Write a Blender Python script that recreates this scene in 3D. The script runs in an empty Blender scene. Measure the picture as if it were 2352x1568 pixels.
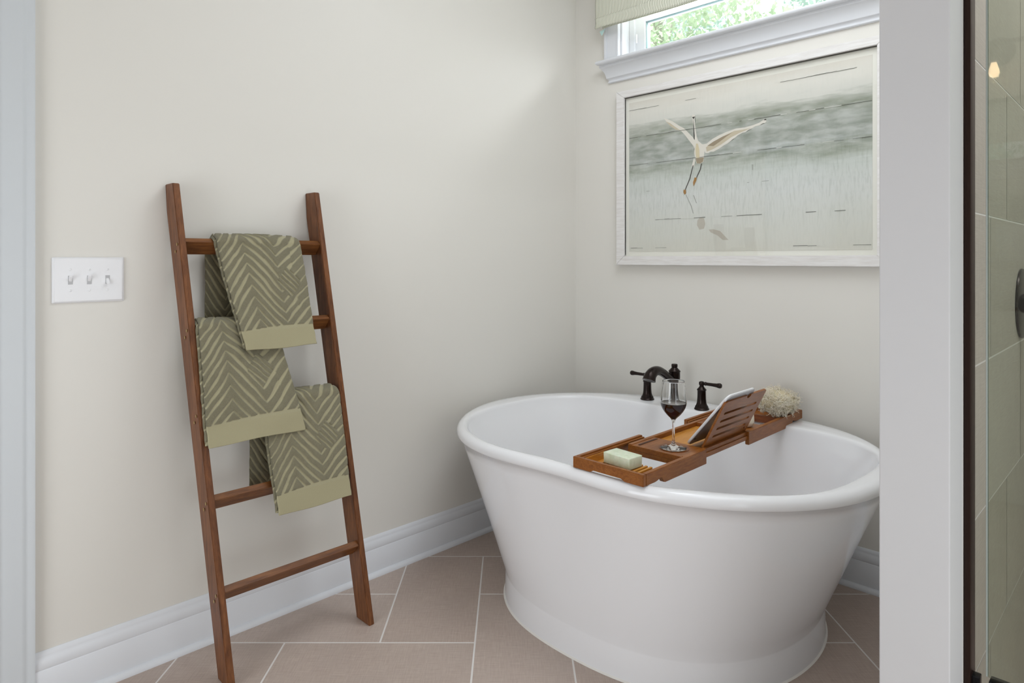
import bpy, bmesh, math, random
from mathutils import Vector, Matrix, noise
R = random.Random(7)
PI = math.pi
COL = bpy.context.scene.collection

# ------------------------------------------------------------------ helpers
def lin(h):
    h = h.lstrip('#')
    v = [int(h[i:i+2], 16)/255 for i in (0, 2, 4)]
    return tuple((c/12.92 if c <= .04045 else ((c+.055)/1.055)**2.4) for c in v) + (1.0,)

def wpos(o):
    p = Vector((0, 0, 0))
    while o is not None:
        p += o.location
        o = o.parent
    return p

def obj(name, bm, mats, parent=None, smooth=False, label=None):
    """bm is in world coordinates; linked as one mesh object below parent."""
    me = bpy.data.meshes.new(name)
    if parent is not None:
        bmesh.ops.translate(bm, verts=bm.verts, vec=-wpos(parent))
    bm.normal_update()
    bm.to_mesh(me); bm.free()
    if not isinstance(mats, (list, tuple)): mats = [mats]
    for m in mats: me.materials.append(m)
    if smooth:
        for p in me.polygons: p.use_smooth = True
        if smooth != 'all':
            me.set_sharp_from_angle(angle=math.radians(40))
    o = bpy.data.objects.new(name, me)
    COL.objects.link(o)
    o.parent = parent
    if label: o['label'] = label
    return o

def thing(name, label, cat, loc=(0, 0, 0), group=None):
    o = bpy.data.objects.new(name, None); COL.objects.link(o)
    o.location = loc; o.empty_display_size = .05
    o['label'] = label; o['category'] = cat; o['kind'] = 'thing'
    if group: o['group'] = group
    return o

def struct(name, bm=None, mats=None, label=None, smooth=False):
    if bm is None:
        o = bpy.data.objects.new(name, None); COL.objects.link(o)
    else:
        o = obj(name, bm, mats, smooth=smooth)
    o['kind'] = 'structure'
    if label: o['label'] = label
    return o

def box(bm, x0, x1, y0, y1, z0, z1, bev=0, mi=0, seg=2):
    vs = [bm.verts.new((x, y, z)) for z in (z0, z1) for y in (y0, y1) for x in (x0, x1)]
    fs = []
    for q in ((0, 2, 3, 1), (4, 5, 7, 6), (0, 1, 5, 4), (2, 6, 7, 3), (0, 4, 6, 2), (1, 3, 7, 5)):
        f = bm.faces.new([vs[i] for i in q]); f.material_index = mi; fs.append(f)
    if bev:
        es = list({e for f in fs for e in f.edges})
        bmesh.ops.bevel(bm, geom=es, offset=bev, segments=seg, affect='EDGES', profile=.5)
    return vs

def newbm(): return bmesh.new()

def prism(bm, prof, axis, a, b, bev=0, mi=0):
    """closed profile polygon extruded along an axis from a to b. prof coords are the two other axes in order."""
    def P(u, v, w):
        return {'x': (w, u, v), 'y': (u, w, v), 'z': (u, v, w)}[axis]
    A = [bm.verts.new(P(u, v, a)) for u, v in prof]
    B = [bm.verts.new(P(u, v, b)) for u, v in prof]
    n = len(prof); fs = []
    for i in range(n):
        j = (i+1) % n
        fs.append(bm.faces.new((A[i], A[j], B[j], B[i])))
    fs.append(bm.faces.new(A[::-1])); fs.append(bm.faces.new(B))
    bmesh.ops.recalc_face_normals(bm, faces=fs)
    for f in fs: f.material_index = mi
    if bev:
        es = list({e for f in fs for e in f.edges})
        bmesh.ops.bevel(bm, geom=es, offset=bev, segments=2, affect='EDGES')
    return A, B

def lathe(bm, prof, c, seg=48, mat=None, closed=False, mi=0):
    """prof: (r, h) list about the z axis, then mat (rotation) then moved to c."""
    rings = []
    M = mat if mat is not None else Matrix.Identity(4)
    for r, h in prof:
        if r < 1e-6:
            rings.append([bm.verts.new((M @ Vector((0, 0, h))) + Vector(c))])
        else:
            rings.append([bm.verts.new((M @ Vector((r*math.cos(t), r*math.sin(t), h))) + Vector(c))
                          for t in (2*PI*i/seg for i in range(seg))])
    prs = list(zip(rings, rings[1:]))
    if closed: prs.append((rings[-1], rings[0]))
    fs = []
    for a, b in prs:
        for i in range(seg):
            j = (i+1) % seg
            if len(a) == 1 and len(b) == 1: continue
            if len(a) == 1: fs.append(bm.faces.new((a[0], b[j], b[i])))
            elif len(b) == 1: fs.append(bm.faces.new((a[i], a[j], b[0])))
            else: fs.append(bm.faces.new((a[i], a[j], b[j], b[i])))
    for f in fs: f.material_index = mi
    bmesh.ops.recalc_face_normals(bm, faces=fs)

def tube(bm, pts, rad, seg=16, cap=True, flat=None):
    """tube through pts with radius list; flat=(sx, sy) scales the section."""
    P = [Vector(p) for p in pts]; n = len(P)
    if not isinstance(rad, (list, tuple)): rad = [rad]*n
    rings = []; up = None
    for i in range(n):
        t = (P[min(i+1, n-1)]-P[max(i-1, 0)]).normalized()
        if up is None:
            up = Vector((0, 0, 1)) if abs(t.z) < .9 else Vector((0, 1, 0))
        s = t.cross(up)
        if s.length < 1e-6: s = t.orthogonal()
        s.normalize(); u = s.cross(t).normalized(); up = u
        ring = []
        for k in range(seg):
            a = 2*PI*k/seg
            fx, fy = flat[i] if flat else (1, 1)
            ring.append(bm.verts.new(P[i]+s*math.cos(a)*rad[i]*fx+u*math.sin(a)*rad[i]*fy))
        rings.append(ring)
    fs = []
    for a, b in zip(rings, rings[1:]):
        for i in range(seg):
            j = (i+1) % seg
            fs.append(bm.faces.new((a[i], a[j], b[j], b[i])))
    if cap:
        fs.append(bm.faces.new(rings[0][::-1])); fs.append(bm.faces.new(rings[-1]))
    return fs

def smooth_path(pts, n):
    """Catmull-Rom through pts, n steps per span."""
    P = [Vector(p) for p in pts]; out = []
    for i in range(len(P)-1):
        a = P[max(i-1, 0)]; b = P[i]; c = P[i+1]; d = P[min(i+2, len(P)-1)]
        for k in range(n):
            t = k/n
            out.append(.5*((2*b)+(c-a)*t+(2*a-5*b+4*c-d)*t*t+(3*b-a-3*c+d)*t**3))
    out.append(P[-1]); return out

# ------------------------------------------------------------------ materials
def mat(name, col, rough=.5, metal=0, spec=.5, **kw):
    m = bpy.data.materials.new(name); m.use_nodes = True
    b = m.node_tree.nodes['Principled BSDF']
    b.inputs['Base Color'].default_value = lin(col) if isinstance(col, str) else col
    b.inputs['Roughness'].default_value = rough
    b.inputs['Metallic'].default_value = metal
    b.inputs['Specular IOR Level'].default_value = spec
    for k, v in kw.items(): b.inputs[k].default_value = v
    return m

class NT:
    def __init__(s, m): s.m = m; s.t = m.node_tree; s.b = s.t.nodes['Principled BSDF']
    def n(s, typ, **kw):
        x = s.t.nodes.new(typ)
        for k, v in kw.items(): setattr(x, k, v)
        return x
    def l(s, a, b): s.t.links.new(a, b)
    def coord(s, scale=(1, 1, 1), rot=(0, 0, 0), loc=(0, 0, 0)):
        c = s.n('ShaderNodeTexCoord'); m = s.n('ShaderNodeMapping')
        m.inputs['Scale'].default_value = scale; m.inputs['Rotation'].default_value = rot; m.inputs['Location'].default_value = loc
        s.l(c.outputs['Object'], m.inputs['Vector']); return m.outputs['Vector']
    def noise(s, vec, scale, detail=4, rough=.55, dist=0):
        x = s.n('ShaderNodeTexNoise'); x.inputs['Scale'].default_value = scale
        x.inputs['Detail'].default_value = detail; x.inputs['Roughness'].default_value = rough
        x.inputs['Distortion'].default_value = dist
        s.l(vec, x.inputs['Vector']); return x.outputs['Fac']
    def ramp(s, fac, stops):
        r = s.n('ShaderNodeValToRGB'); e = r.color_ramp.elements
        while len(e) < len(stops): e.new(.5)
        for i, (p, c) in enumerate(stops):
            e[i].position = p; e[i].color = lin(c) if isinstance(c, str) else c
        s.l(fac, r.inputs['Fac']); return r.outputs['Color']
    def mix(s, fac, a, b, mode='MIX'):
        x = s.n('ShaderNodeMix', data_type='RGBA', blend_type=mode)
        for i, v in ((0, fac), (6, a), (7, b)):
            if hasattr(v, 'is_linked') or hasattr(v, 'links'): s.l(v, x.inputs[i])
            elif i == 0: x.inputs[0].default_value = v
            else: x.inputs[i].default_value = lin(v) if isinstance(v, str) else v
        return x.outputs[2]
    def bump(s, h, strength, dist=.001):
        x = s.n('ShaderNodeBump'); x.inputs['Strength'].default_value = strength
        x.inputs['Distance'].default_value = dist
        s.l(h, x.inputs['Height']); s.l(x.outputs['Normal'], s.b.inputs['Normal'])
    def base(s, c): s.l(c, s.b.inputs['Base Color'])

def paint(name, col, rough, bs=.05):
    m = mat(name, col, rough, spec=.3); n = NT(m)
    n.bump(n.noise(n.coord(), 260, 3), bs, .0006)
    return m

def wood(name, dark, mid, light, axis='z', scale=1, rough=.5, knots=True):
    m = mat(name, mid, rough, spec=.35); n = NT(m)
    sc = {'x': (.12, 1, 1), 'y': (1, .12, 1), 'z': (1, 1, .12)}[axis]
    v = n.coord(tuple(s*scale for s in sc))
    a = n.noise(v, 28, 6, .6, 1.2); b = n.noise(v, 140, 4, .6, .4)
    c = n.ramp(a, [(.25, dark), (.5, mid), (.75, light)])
    c = n.mix(.35, c, n.ramp(b, [(.35, dark), (.65, light)]))
    if knots:
        k = n.noise(n.coord((1, 1, .45)), 9, 2, .5, .3)
        c = n.mix(n.ramp(k, [(.66, (0, 0, 0, 1)), (.78, (.7, .7, .7, 1))]), c, dark)
    n.base(c); n.bump(b, .15, .0006)
    return m

M = {}
M['wall'] = paint('cream_wall_paint', '#e2dfd8', .38, .06)
M['white'] = paint('white_trim_paint', '#dfe1e5', .33, .02)
M['casing'] = paint('cool_white_casing_paint', '#cdd1d4', .35, .02)
M['end'] = paint('white_partition_paint', '#cecdce', .5, .04)
M['ceil'] = paint('ceiling_paint', '#f0f0ee', .8)
M['ladder'] = wood('red_brown_stained_pine', '#44240f', '#6e4225', '#8c5a35', 'z', 1, .42)
M['rung'] = wood('red_brown_stained_pine_rung', '#482811', '#744623', '#905d30', 'y', 1, .42)
M['screw'] = mat('brass_screw', '#b9a070', .35, 1)
M['tray'] = wood('stained_bamboo', '#6a380f', '#8c5220', '#a5682e', 'y', 2, .33, False)
M['tray_x'] = wood('stained_bamboo_cross', '#58290f', '#773c17', '#8d4d20', 'x', 2, .33, False)
M['traylight'] = wood('bright_bamboo', '#ab6a20', '#c68632', '#d69b48', 'y', 2, .35, False)
M['bronze'] = mat('oil_rubbed_bronze', '#2c2320', .22, .75)
M['jamb'] = mat('brown_metal', '#2c1a14', .38, .6)
M['black'] = mat('black_metal', '#101014', .3, .6)
M['tub'] = mat('white_acrylic', '#ececee', .16, spec=.45, **{'Coat Weight': .35, 'Coat Roughness': .08})
M['plastic'] = mat('white_plastic', '#ededef', .28)
M['tablet_white'] = mat('tablet_white', '#f2f3f5', .15)
M['tablet_grey'] = mat('tablet_grey', '#b4b4b8', .35, .3)
M['soap'] = mat('pale_green_soap', '#d9e2c9', .55, **{'Subsurface Weight': .15})
n = NT(M['soap']); a = n.noise(n.coord(), 60, 5); n.base(n.ramp(a, [(.3, '#cdd8bb'), (.6, '#dde5cf')])); n.bump(a, .3, .001)
M['cream'] = mat('cream_wax', '#efe6d2', .35, **{'Subsurface Weight': .2})
M['sponge'] = mat('natural_fibre', '#f2e9d6', .9, spec=.1, **{'Subsurface Weight': .1})
M['seal'] = mat('clear_seal', '#aeb6b2', .2)
M['grout'] = mat('light_grout', '#e2deda', .85)
M['caulk'] = mat('white_caulk', '#e6e2dc', .6)

def tile_mat(name, c0, c1, c2, tint):
    m = mat(name, c1, .48, spec=.35); n = NT(m)
    at = n.n('ShaderNodeAttribute', attribute_name='tile')
    sep = n.n('ShaderNodeSeparateColor'); n.l(at.outputs['Color'], sep.inputs[0])
    uvn = n.n('ShaderNodeUVMap'); uvn.uv_map = 'UVMap'
    def mp(s):
        x = n.n('ShaderNodeMapping'); x.inputs['Scale'].default_value = s
        n.l(uvn.outputs['UV'], x.inputs['Vector']); return x.outputs['Vector']
    a = n.noise(mp((6, 90, 1)), 3, 5, .6, .3); b = n.noise(mp((90, 6, 1)), 3, 5, .6, .3)
    big = n.noise(mp((1, 1, 1)), 4, 4, .6, .5)
    add = n.n('ShaderNodeMath', operation='ADD'); n.l(a, add.inputs[0]); n.l(b, add.inputs[1])
    half = n.n('ShaderNodeMath', operation='MULTIPLY'); n.l(add.outputs[0], half.inputs[0]); half.inputs[1].default_value = .5
    c = n.ramp(half.outputs[0], [(.30, c0), (.5, c1), (.70, c2)])
    c = n.mix(n.ramp(big, [(.35, (0, 0, 0, 1)), (.7, (.4, .4, .4, 1))]), c, tint)
    br = n.n('ShaderNodeBrightContrast'); n.l(c, br.inputs[0])
    mr = n.n('ShaderNodeMapRange'); n.l(sep.outputs[0], mr.inputs[0]); mr.inputs[3].default_value = -.025; mr.inputs[4].default_value = .025
    n.l(mr.outputs[0], br.inputs[1]); n.base(br.outputs[0])
    n.bump(half.outputs[0], .15, .0006)
    return m
M['tile'] = tile_mat('linen_floor_tile', '#ab998e', '#bbaa9f', '#cabbb0', '#b1a39a')
M['walltile'] = tile_mat('linen_wall_tile', '#a79f95', '#b5ada3', '#c2bbb1', '#a8a29a')

def glass_thin(name, tint, ior=1.5, boost=1.0):
    m = bpy.data.materials.new(name); m.use_nodes = True; t = m.node_tree; t.nodes.clear()
    o = t.nodes.new('ShaderNodeOutputMaterial'); mx = t.nodes.new('ShaderNodeMixShader')
    tr = t.nodes.new('ShaderNodeBsdfTransparent'); gl = t.nodes.new('ShaderNodeBsdfGlossy'); fr = t.nodes.new('ShaderNodeFresnel')
    tr.inputs['Color'].default_value = lin(tint); gl.inputs['Roughness'].default_value = 0.0
    geo = t.nodes.new('ShaderNodeNewGeometry'); mr = t.nodes.new('ShaderNodeMapRange')
    mr.inputs[3].default_value = ior; mr.inputs[4].default_value = 1/ior     # the pane reflects alike on entering and leaving
    t.links.new(geo.outputs['Backfacing'], mr.inputs[0]); t.links.new(mr.outputs[0], fr.inputs['IOR'])
    ml = t.nodes.new('ShaderNodeMath'); ml.operation = 'MULTIPLY'; ml.inputs[1].default_value = boost
    t.links.new(fr.outputs[0], ml.inputs[0])
    t.links.new(ml.outputs[0], mx.inputs[0]); t.links.new(tr.outputs[0], mx.inputs[1]); t.links.new(gl.outputs[0], mx.inputs[2])
    t.links.new(mx.outputs[0], o.inputs['Surface']); return m
M['glass'] = glass_thin('clear_glass', '#ffffff')
M['shower_glass'] = glass_thin('greenish_shower_glass', '#eef2ec', 1.5, 1.0)
M['wineglass'] = mat('crystal', '#ffffff', 0, **{'Transmission Weight': 1.0, 'IOR': 1.47})
M['wine'] = mat('red_wine', '#200206', 0.0, **{'Transmission Weight': 1.0, 'IOR': 1.34})
M['mirror'] = mat('mirror_silver', '#e8e8e8', .0, 1)
M['mat_board'] = mat('cream_mat_board', '#f1f0e6', .8, spec=.1)
M['frame'] = mat('whitewashed_wood', '#e6e3e0', .5); n = NT(M['frame'])
a = n.noise(n.coord((.08, 1, 1)), 160, 4, .6, .2); n.base(n.ramp(a, [(.3, '#dcd8d4'), (.6, '#e9e7e5')])); n.bump(a, .3, .0006)
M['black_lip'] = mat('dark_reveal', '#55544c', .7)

# towel cloth: pile attribute (1 raised terry, 0 flat weave)
def towel_mat():
    m = mat('sage_terry', '#8c8668', .95, spec=.08); n = NT(m)
    at = n.n('ShaderNodeAttribute', attribute_name='pile')
    f = n.noise(n.coord(), 700, 3, .7); g = n.noise(n.coord(), 60, 3)
    terry = n.ramp(f, [(.3, '#79725a'), (.55, '#968f74'), (.75, '#aaa388')])
    terry = n.mix(.25, terry, n.ramp(g, [(.3, '#757059'), (.7, '#959075')]))
    flat = n.ramp(f, [(.3, '#9f987a'), (.7, '#aea88b')])
    sp = n.n('ShaderNodeSeparateColor'); n.l(at.outputs['Color'], sp.inputs[0])
    n.base(n.mix(sp.outputs[0], flat, terry))
    ml = n.n('ShaderNodeMath', operation='MULTIPLY'); n.l(f, ml.inputs[0]); n.l(sp.outputs[0], ml.inputs[1])
    n.bump(ml.outputs[0], .9, .004)
    n.b.inputs['Sheen Weight'].default_value = .25
    n.b.inputs['Sheen Roughness'].default_value = .5
    return m
M['towel'] = towel_mat()
M['hem'] = mat('sage_flat_weave', '#a59e80', .9, spec=.1); n = NT(M['hem'])
w = n.n('ShaderNodeTexWave'); w.inputs['Scale'].default_value = 260; w.inputs['Distortion'].default_value = 1.5
n.l(n.coord((1, 1, 1), (0, .6, .6)), w.inputs['Vector'])
n.base(n.ramp(w.outputs['Fac'], [(.2, '#9c9577'), (.8, '#b0a98b')])); n.bump(w.outputs['Fac'], .3, .0006)
# striped ticking
M['ticking'] = mat('striped_ticking', '#eceadd', .85, spec=.1)
n = NT(M['ticking'])
cx = n.n('ShaderNodeTexCoord'); sp = n.n('ShaderNodeSeparateXYZ'); n.l(cx.outputs['UV'], sp.inputs[0])
ml = n.n('ShaderNodeMath', operation='MULTIPLY'); ml.inputs[1].default_value = 1/.0088; n.l(sp.outputs['X'], ml.inputs[0])
fr = n.n('ShaderNodeMath', operation='FRACT'); n.l(ml.outputs[0], fr.inputs[0])
n.base(n.ramp(fr.outputs[0], [(0, '#8c9178'), (.27, '#8c9178'), (.34, '#ecebdd'), (.93, '#ecebdd')]))
n.b.inputs['Transmission Weight'].default_value = 0
M['teal'] = mat('teal_lining', '#bcdcd8', .8)

# ------------------------------------------------------------------ setting
YB = .015            # face of back wall (window wall)
XR = 3.05            # right wall
YF = -3.90           # wall behind the viewer
ZC = 2.85
OX0, OX1, OZ0, OZ1 = .288, 1.522, 2.225, 2.72      # window opening
b = newbm()
box(b, -.12, 0, -4.02, .25, 0, ZC)
struct('wall_left', b, M['wall'])
b = newbm()
box(b, 0, OX0, YB, .2, 0, ZC); box(b, OX1, 1.955, YB, .2, 0, ZC)
box(b, OX0, OX1, YB, .2, 0, OZ0); box(b, OX0, OX1, YB, .2, OZ1, ZC)
bmesh.ops.remove_doubles(b, verts=b.verts, dist=1e-5)
struct('wall_back', b, M['wall'])
b = newbm(); box(b, 1.955, XR, YB, .2, 0, ZC); struct('wall_shower_back', b, M['walltile'])
b = newbm(); box(b, XR, XR+.12, -4.02, .2, 0, ZC); struct('wall_right', b, M['wall'])
b = newbm(); box(b, 0, XR, -4.02, YF, 0, ZC); struct('wall_front', b, M['wall'])
b = newbm(); box(b, -.12, XR+.12, -4.02, .25, ZC, ZC+.15); struct('ceiling', b, M['ceil'])
# partition between bath and shower, with white painted end
b = newbm(); box(b, 1.844, 1.953, -1.232, YB, 0, ZC); struct('wall_partition', b, M['wall'])
b = newbm(); box(b, 1.842, 1.955, -1.33, -1.232, 0, ZC, .002); struct('trim_1', b, M['end'], 'white painted end of the partition between bath and shower')

# tiles as real slabs over a grout bed
def tile_layer(bm, quads, clay, uvl):
    for q, org, ux, vx in quads:
        vs = [bm.verts.new(p) for p in q]
        f = bm.faces.new(vs); f.material_index = 0
        rnd = R.random(); ou, ov = R.random()*50, R.random()*50
        for lp, p in zip(f.loops, q):
            d = Vector(p)-Vector(org)
            lp[uvl].uv = (d.dot(ux)+ou, d.dot(vx)+ov); lp[clay] = (rnd, rnd, rnd, 1)

CX, CY = 2.225, -2.689
s2 = math.sqrt(.5)
RT = Vector((s2, s2, 0)); FW = Vector((-s2, s2, 0))
b = newbm(); cl = b.loops.layers.color.new('tile'); uv = b.loops.layers.uv.new('UVMap')
U = .310; g = .0029
ORG = Vector((CX, CY, 0))+RT*(-.121)+FW*2.447
qs = []
for i in range(-18, 18):
    for j in range(-18, 18):
        sm = (i+j) % 4
        if sm not in (0, 2): continue
        w, h = (2, 1) if sm == 0 else (1, 2)
        x0, x1, y0, y1 = i*U+g, (i+w)*U-g, j*U+g, (j+h)*U-g
        q = [ORG+RT*a+FW*c for a, c in ((x0, y0), (x1, y0), (x1, y1), (x0, y1))]
        c = sum(q, Vector())/4
        if not (-.4 < c.x < XR+.4 and -4.3 < c.y < .5): continue
        ux, vx = (RT, FW) if sm == 0 else (FW, RT)
        qs.append((q, ORG, ux, vx))
tile_layer(b, qs, cl, uv)
r = bmesh.ops.extrude_face_region(b, geom=b.faces[:])
bmesh.ops.translate(b, verts=[v for v in r['geom'] if isinstance(v, bmesh.types.BMVert)], vec=(0, 0, 0))
for f in b.faces: pass
# lower the original ring to form side walls
low = {v for f in b.faces for v in f.verts} - {v for v in r['geom'] if isinstance(v, bmesh.types.BMVert)}
for v in low: v.co.z -= .0008
for co, no in (((0, 0, 0), (-1, 0, 0)), ((XR, 0, 0), (1, 0, 0)), ((0, YB, 0), (0, 1, 0)), ((0, YF, 0), (0, -1, 0))):
    bmesh.ops.bisect_plane(b, geom=b.verts[:]+b.edges[:]+b.faces[:], plane_co=co, plane_no=no, clear_outer=True)
box(b, 0, XR, YF, YB, -.1, -.0004, mi=1)
struct('floor', b, [M['tile'], M['grout']])

# shower side tiles on the partition
b = newbm(); cl = b.loops.layers.color.new('tile'); uv = b.loops.layers.uv.new('UVMap')
XT = 1.955; qs = []
g = .0018
for k in range(-4, 7):
    z0 = 1.037+.305*k
    off = 1.7315+.2033*k-2.689
    for m in range(-6, 8):
        y0 = off+.61*m; y1 = y0+.61
        y0 = max(y0, -1.224-.0); y1 = min(y1, YB)
        if y1-y0 < .01: continue
        za, zb = max(z0, 0)+g, min(z0+.305, ZC)-g
        if zb < za: continue
        q = [Vector((XT, y0+g, za)), Vector((XT, y1-g, za)), Vector((XT, y1-g, zb)), Vector((XT, y0+g, zb))]
        qs.append((q, Vector((0, 0, 0)), Vector((0, 1, 0)), Vector((0, 0, 1))))
tile_layer(b, qs, cl, uv)
box(b, 1.953, 1.9545, -1.232, YB, 0, ZC, mi=1)
struct('wall_shower', b, [M['walltile'], M['grout']])

# baseboards
BP = [(0, 0), (.030, 0), (.030, .006), (.026, .014), (.018, .018), (.0155, .018), (.0155, .104), (.0135, .107), (.0150, .112),
      (.0135, .125), (.011, .136), (.0085, .139), (.0085, .143), (.0055, .151), (.002, .155), (0, .155)]
b = newbm(); prism(b, [(u, v) for u, v in BP], 'y', -2.341, YB)
struct('baseboard_left', b, M['white'], smooth=True)
b = newbm(); prism(b, [(YB-u, v) for u, v in BP], 'x', 0, 1.844)
struct('baseboard_back', b, M['white'], smooth=True)
b = newbm(); prism(b, [(1.842-u, v) for u, v in BP], 'y', -1.33, YB)
struct('baseboard_partition', b, M['white'], smooth=True)

# door with casing at far left
d1 = struct('door_1')
b = newbm()
CP = [(0, 0), (.016, 0), (.017, .004), (.013, .010), (.012, .013), (.0135, .020), (.0145, .045), (.0165, .058), (.017, .064), (.0155, .068), (.0155, .074), (.019, .080), (.019, .089), (0, .089)]
prism(b, [(u, -2.341-.089+(v)) for u, v in CP], 'z', 0, 2.12)
prism(b, [(u, 2.12-.089+v) for u, v in CP], 'y', YF, -2.341) if False else None
box(b, 0, .017, YF, -2.341, 2.12, 2.21, .002)
obj('door_casing', b, M['casing'], d1, smooth=True)
b = newbm(); box(b, .002, .006, YF, -2.432, .005, 2.12); box(b, .006, .010, YF+.1, -2.52, .2, .95, .003); box(b, .006, .010, YF+.1, -2.52, 1.1, 1.95, .003)
obj('door_leaf', b, M['white'], d1)

# ------------------------------------------------------------------ window
w1 = struct('window_1')
b = newbm()   # casing boards with profile
for x0, x1 in ((OX0-.085, OX0+.002), (OX1-.002, OX1+.085)):
    box(b, x0, x1, YB-.018, YB+.0, OZ0-.005, OZ1+.085, .003)
    xx = x0 if x0 < .5 else x1-.014
    box(b, xx, xx+.014, YB-.024, YB-.017, OZ0-.005, OZ1+.085, .003)
    xx = x1-.012 if x0 < .5 else x0
    box(b, xx, xx+.010, YB-.021, YB-.017, OZ0-.005, OZ1+.085, .002)
box(b, OX0, OX1, YB-.018, YB, OZ1, OZ1+.085, .003)
obj('window_casing', b, M['white'], w1)
b = newbm()   # jamb liner
box(b, OX0, OX0+.012, YB, .19, OZ0, OZ1); box(b, OX1-.012, OX1, YB, .19, OZ0, OZ1)
box(b, OX0, OX1, YB, .19, OZ1-.012, OZ1)
obj('window_jamb', b, M['white'], w1)
b = newbm()   # sash frame
FX0, FX1, FZ0, FZ1 = OX0+.012, OX1-.012, OZ0+.0, OZ1-.012
box(b, FX0, FX0+.030, .075, .15, FZ0, FZ1, .003); box(b, FX1-.030, FX1, .075, .15, FZ0, FZ1, .003)
SX0, SX1, SZ0, SZ1 = .384, 1.44, 2.235, 2.435
box(b, FX0+.028, SX0, .090, .14, FZ0, FZ1, .003); box(b, SX1, FX1-.028, .090, .14, FZ0, FZ1, .003)
box(b, SX0-.005, SX1+.005, .090, .14, SZ1, SZ1+.055, .003); box(b, SX0-.005, SX1+.005, .090, .14, FZ0, SZ0, .003)
obj('window_frame', b, M['white'], w1)
b = newbm(); box(b, SX0-.003, SX0+.003, .098, .112, SZ0, SZ1); box(b, SX1-.003, SX1+.003, .098, .112, SZ0, SZ1); box(b, SX0, SX1, .098, .112, SZ1-.003, SZ1+.001)
obj('glazing_gasket', b, mat('grey_gasket', '#7f9a9a', .6), w1)
b = newbm(); box(b, SX0, SX1, .108, .114, SZ0-.003, SZ1+.003); obj('window_pane', b, M['glass'], w1)
b = newbm(); box(b, SX0, SX1, .108, .114, SZ1+.055, FZ1); box(b, FX0+.03, SX1, .09, .14, FZ1-.03, FZ1)
obj('window_pane', b, M['glass'], w1)
b = newbm(); box(b, .343, .349, .068, .076, 2.33, 2.375, .002); obj('sash_latch', b, M['plastic'], w1)
# stool + crown apron with mitred returns
SILL = [(YB, .088), (YB-.020, .088), (YB-.058, .088), (YB-.066, .092), (YB-.069, .098), (YB-.069, .101), (YB-.064, .107), (YB-.060, .108), (YB+.075, .108), (YB+.075, .088)]
def apron(bm, prof, xl, xr, zb, flare):
    """profile in (y, z); ends cut on a mitre so that the moulding returns to the wall"""
    A = [bm.verts.new((xl-(YB-y)*flare, y, zb+z)) for y, z in prof]
    B = [bm.verts.new((xr+(YB-y)*flare, y, zb+z)) for y, z in prof]
    n = len(prof); fs = []
    for i in range(n):
        j = (i+1) % n; fs.append(bm.faces.new((A[i], A[j], B[j], B[i])))
    fs.append(bm.faces.new(A[::-1])); fs.append(bm.faces.new(B))
    bmesh.ops.recalc_face_normals(bm, faces=fs)
ZA = 2.139
b = newbm()
AP = [(YB, 0), (YB-.008, 0), (YB-.0115, .003), (YB-.0115, .007), (YB-.009, .010), (YB-.0085, .0125), (YB-.010, .0165), (YB-.0135, .021), (YB-.0175, .0235), (YB-.0185, .0245),
      (YB-.0190, .030), (YB-.0215, .042), (YB-.026, .054), (YB-.033, .066), (YB-.039, .073), (YB-.043, .076), (YB-.0435, .088), (YB, .088)]
apron(b, AP, .233, 1.577, ZA, 1.0)
obj('window_apron', b, M['white'], w1, smooth=True)
b = newbm(); apron(b, [p for p in SILL if p[0] <= YB+.0], .233, 1.577, ZA, .75)
box(b, OX0+.001, OX1-.001, YB, .19, ZA+.088, ZA+.108)
obj('window_sill', b, M['white'], w1, smooth=True)

# roman shade
sh = thing('roman_shade', 'green and cream striped roman shade hanging over the window', 'window shade', (.9, -.03, 2.75))
def shade_sheet(x0, x1, z0, z1, y, amp, nx, nz, zsag=0, back=False):
    bm = newbm(); uvl = bm.loops.layers.uv.new('UVMap'); g = []
    for j in range(nz+1):
        row = []
        for i in range(nx+1):
            u = i/nx; v = j/nz
            x = x0+(x1-x0)*u; z = z0+(z1-z0)*v
            k = (1-v)
            yy = y-amp*(.5+.5*math.sin(u*31+1.2*math.sin(u*9)))*(.35+.65*k)-.006*math.sin(PI*min(1, max(0, (z-z0-.055)/.17))) 
            xx = x+.004*math.sin(u*23+v*3)*math.sin(v*PI)
            zz = z+zsag*k*(math.sin(u*17+.5)*.4-math.sin(PI*u)*.8)
            row.append((bm.verts.new((xx, yy, zz)), u*(x1-x0), v))
        g.append(row)
    for j in range(nz):
        for i in range(nx):
            q = (g[j][i], g[j][i+1], g[j+1][i+1], g[j+1][i])
            f = bm.faces.new([a[0] for a in q])
            for lp, a in zip(f.loops, q): lp[uvl].uv = (a[1], a[2])
    return bm
bm = shade_sheet(.186, 1.628, 2.408, 2.80, -.050, .006, 220, 40, .006)
o = obj('shade_fabric', bm, M['ticking'], sh, smooth='all')
md = o.modifiers.new('t', 'SOLIDIFY'); md.thickness = .0016; md.offset = 0
bm = shade_sheet(.186, 1.628, 2.408, 2.462, -.0545, .006, 220, 8, .006)
o = obj('hem_pocket', bm, M['ticking'], sh, smooth='all'); md = o.modifiers.new('t', 'SOLIDIFY'); md.thickness = .0015; md.offset = 0
bm = shade_sheet(.215, 1.60, 2.409, 2.50, -.030, .004, 160, 12, .004)
o = obj('back_fold', bm, M['ticking'], sh, smooth='all'); md = o.modifiers.new('t', 'SOLIDIFY'); md.thickness = .0015; md.offset = 0
b = newbm(); prism(b, [(.200, 2.396), (.232, 2.402), (.214, 2.374)], 'y', -.040, -.037); obj('lining_corner', b, M['teal'], sh, label='pale teal lining corner')
b = newbm(); box(b, .19, 1.625, -.055, YB-.026, 2.80, 2.84, .003); obj('head_rail', b, M['ticking'], sh)

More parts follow.
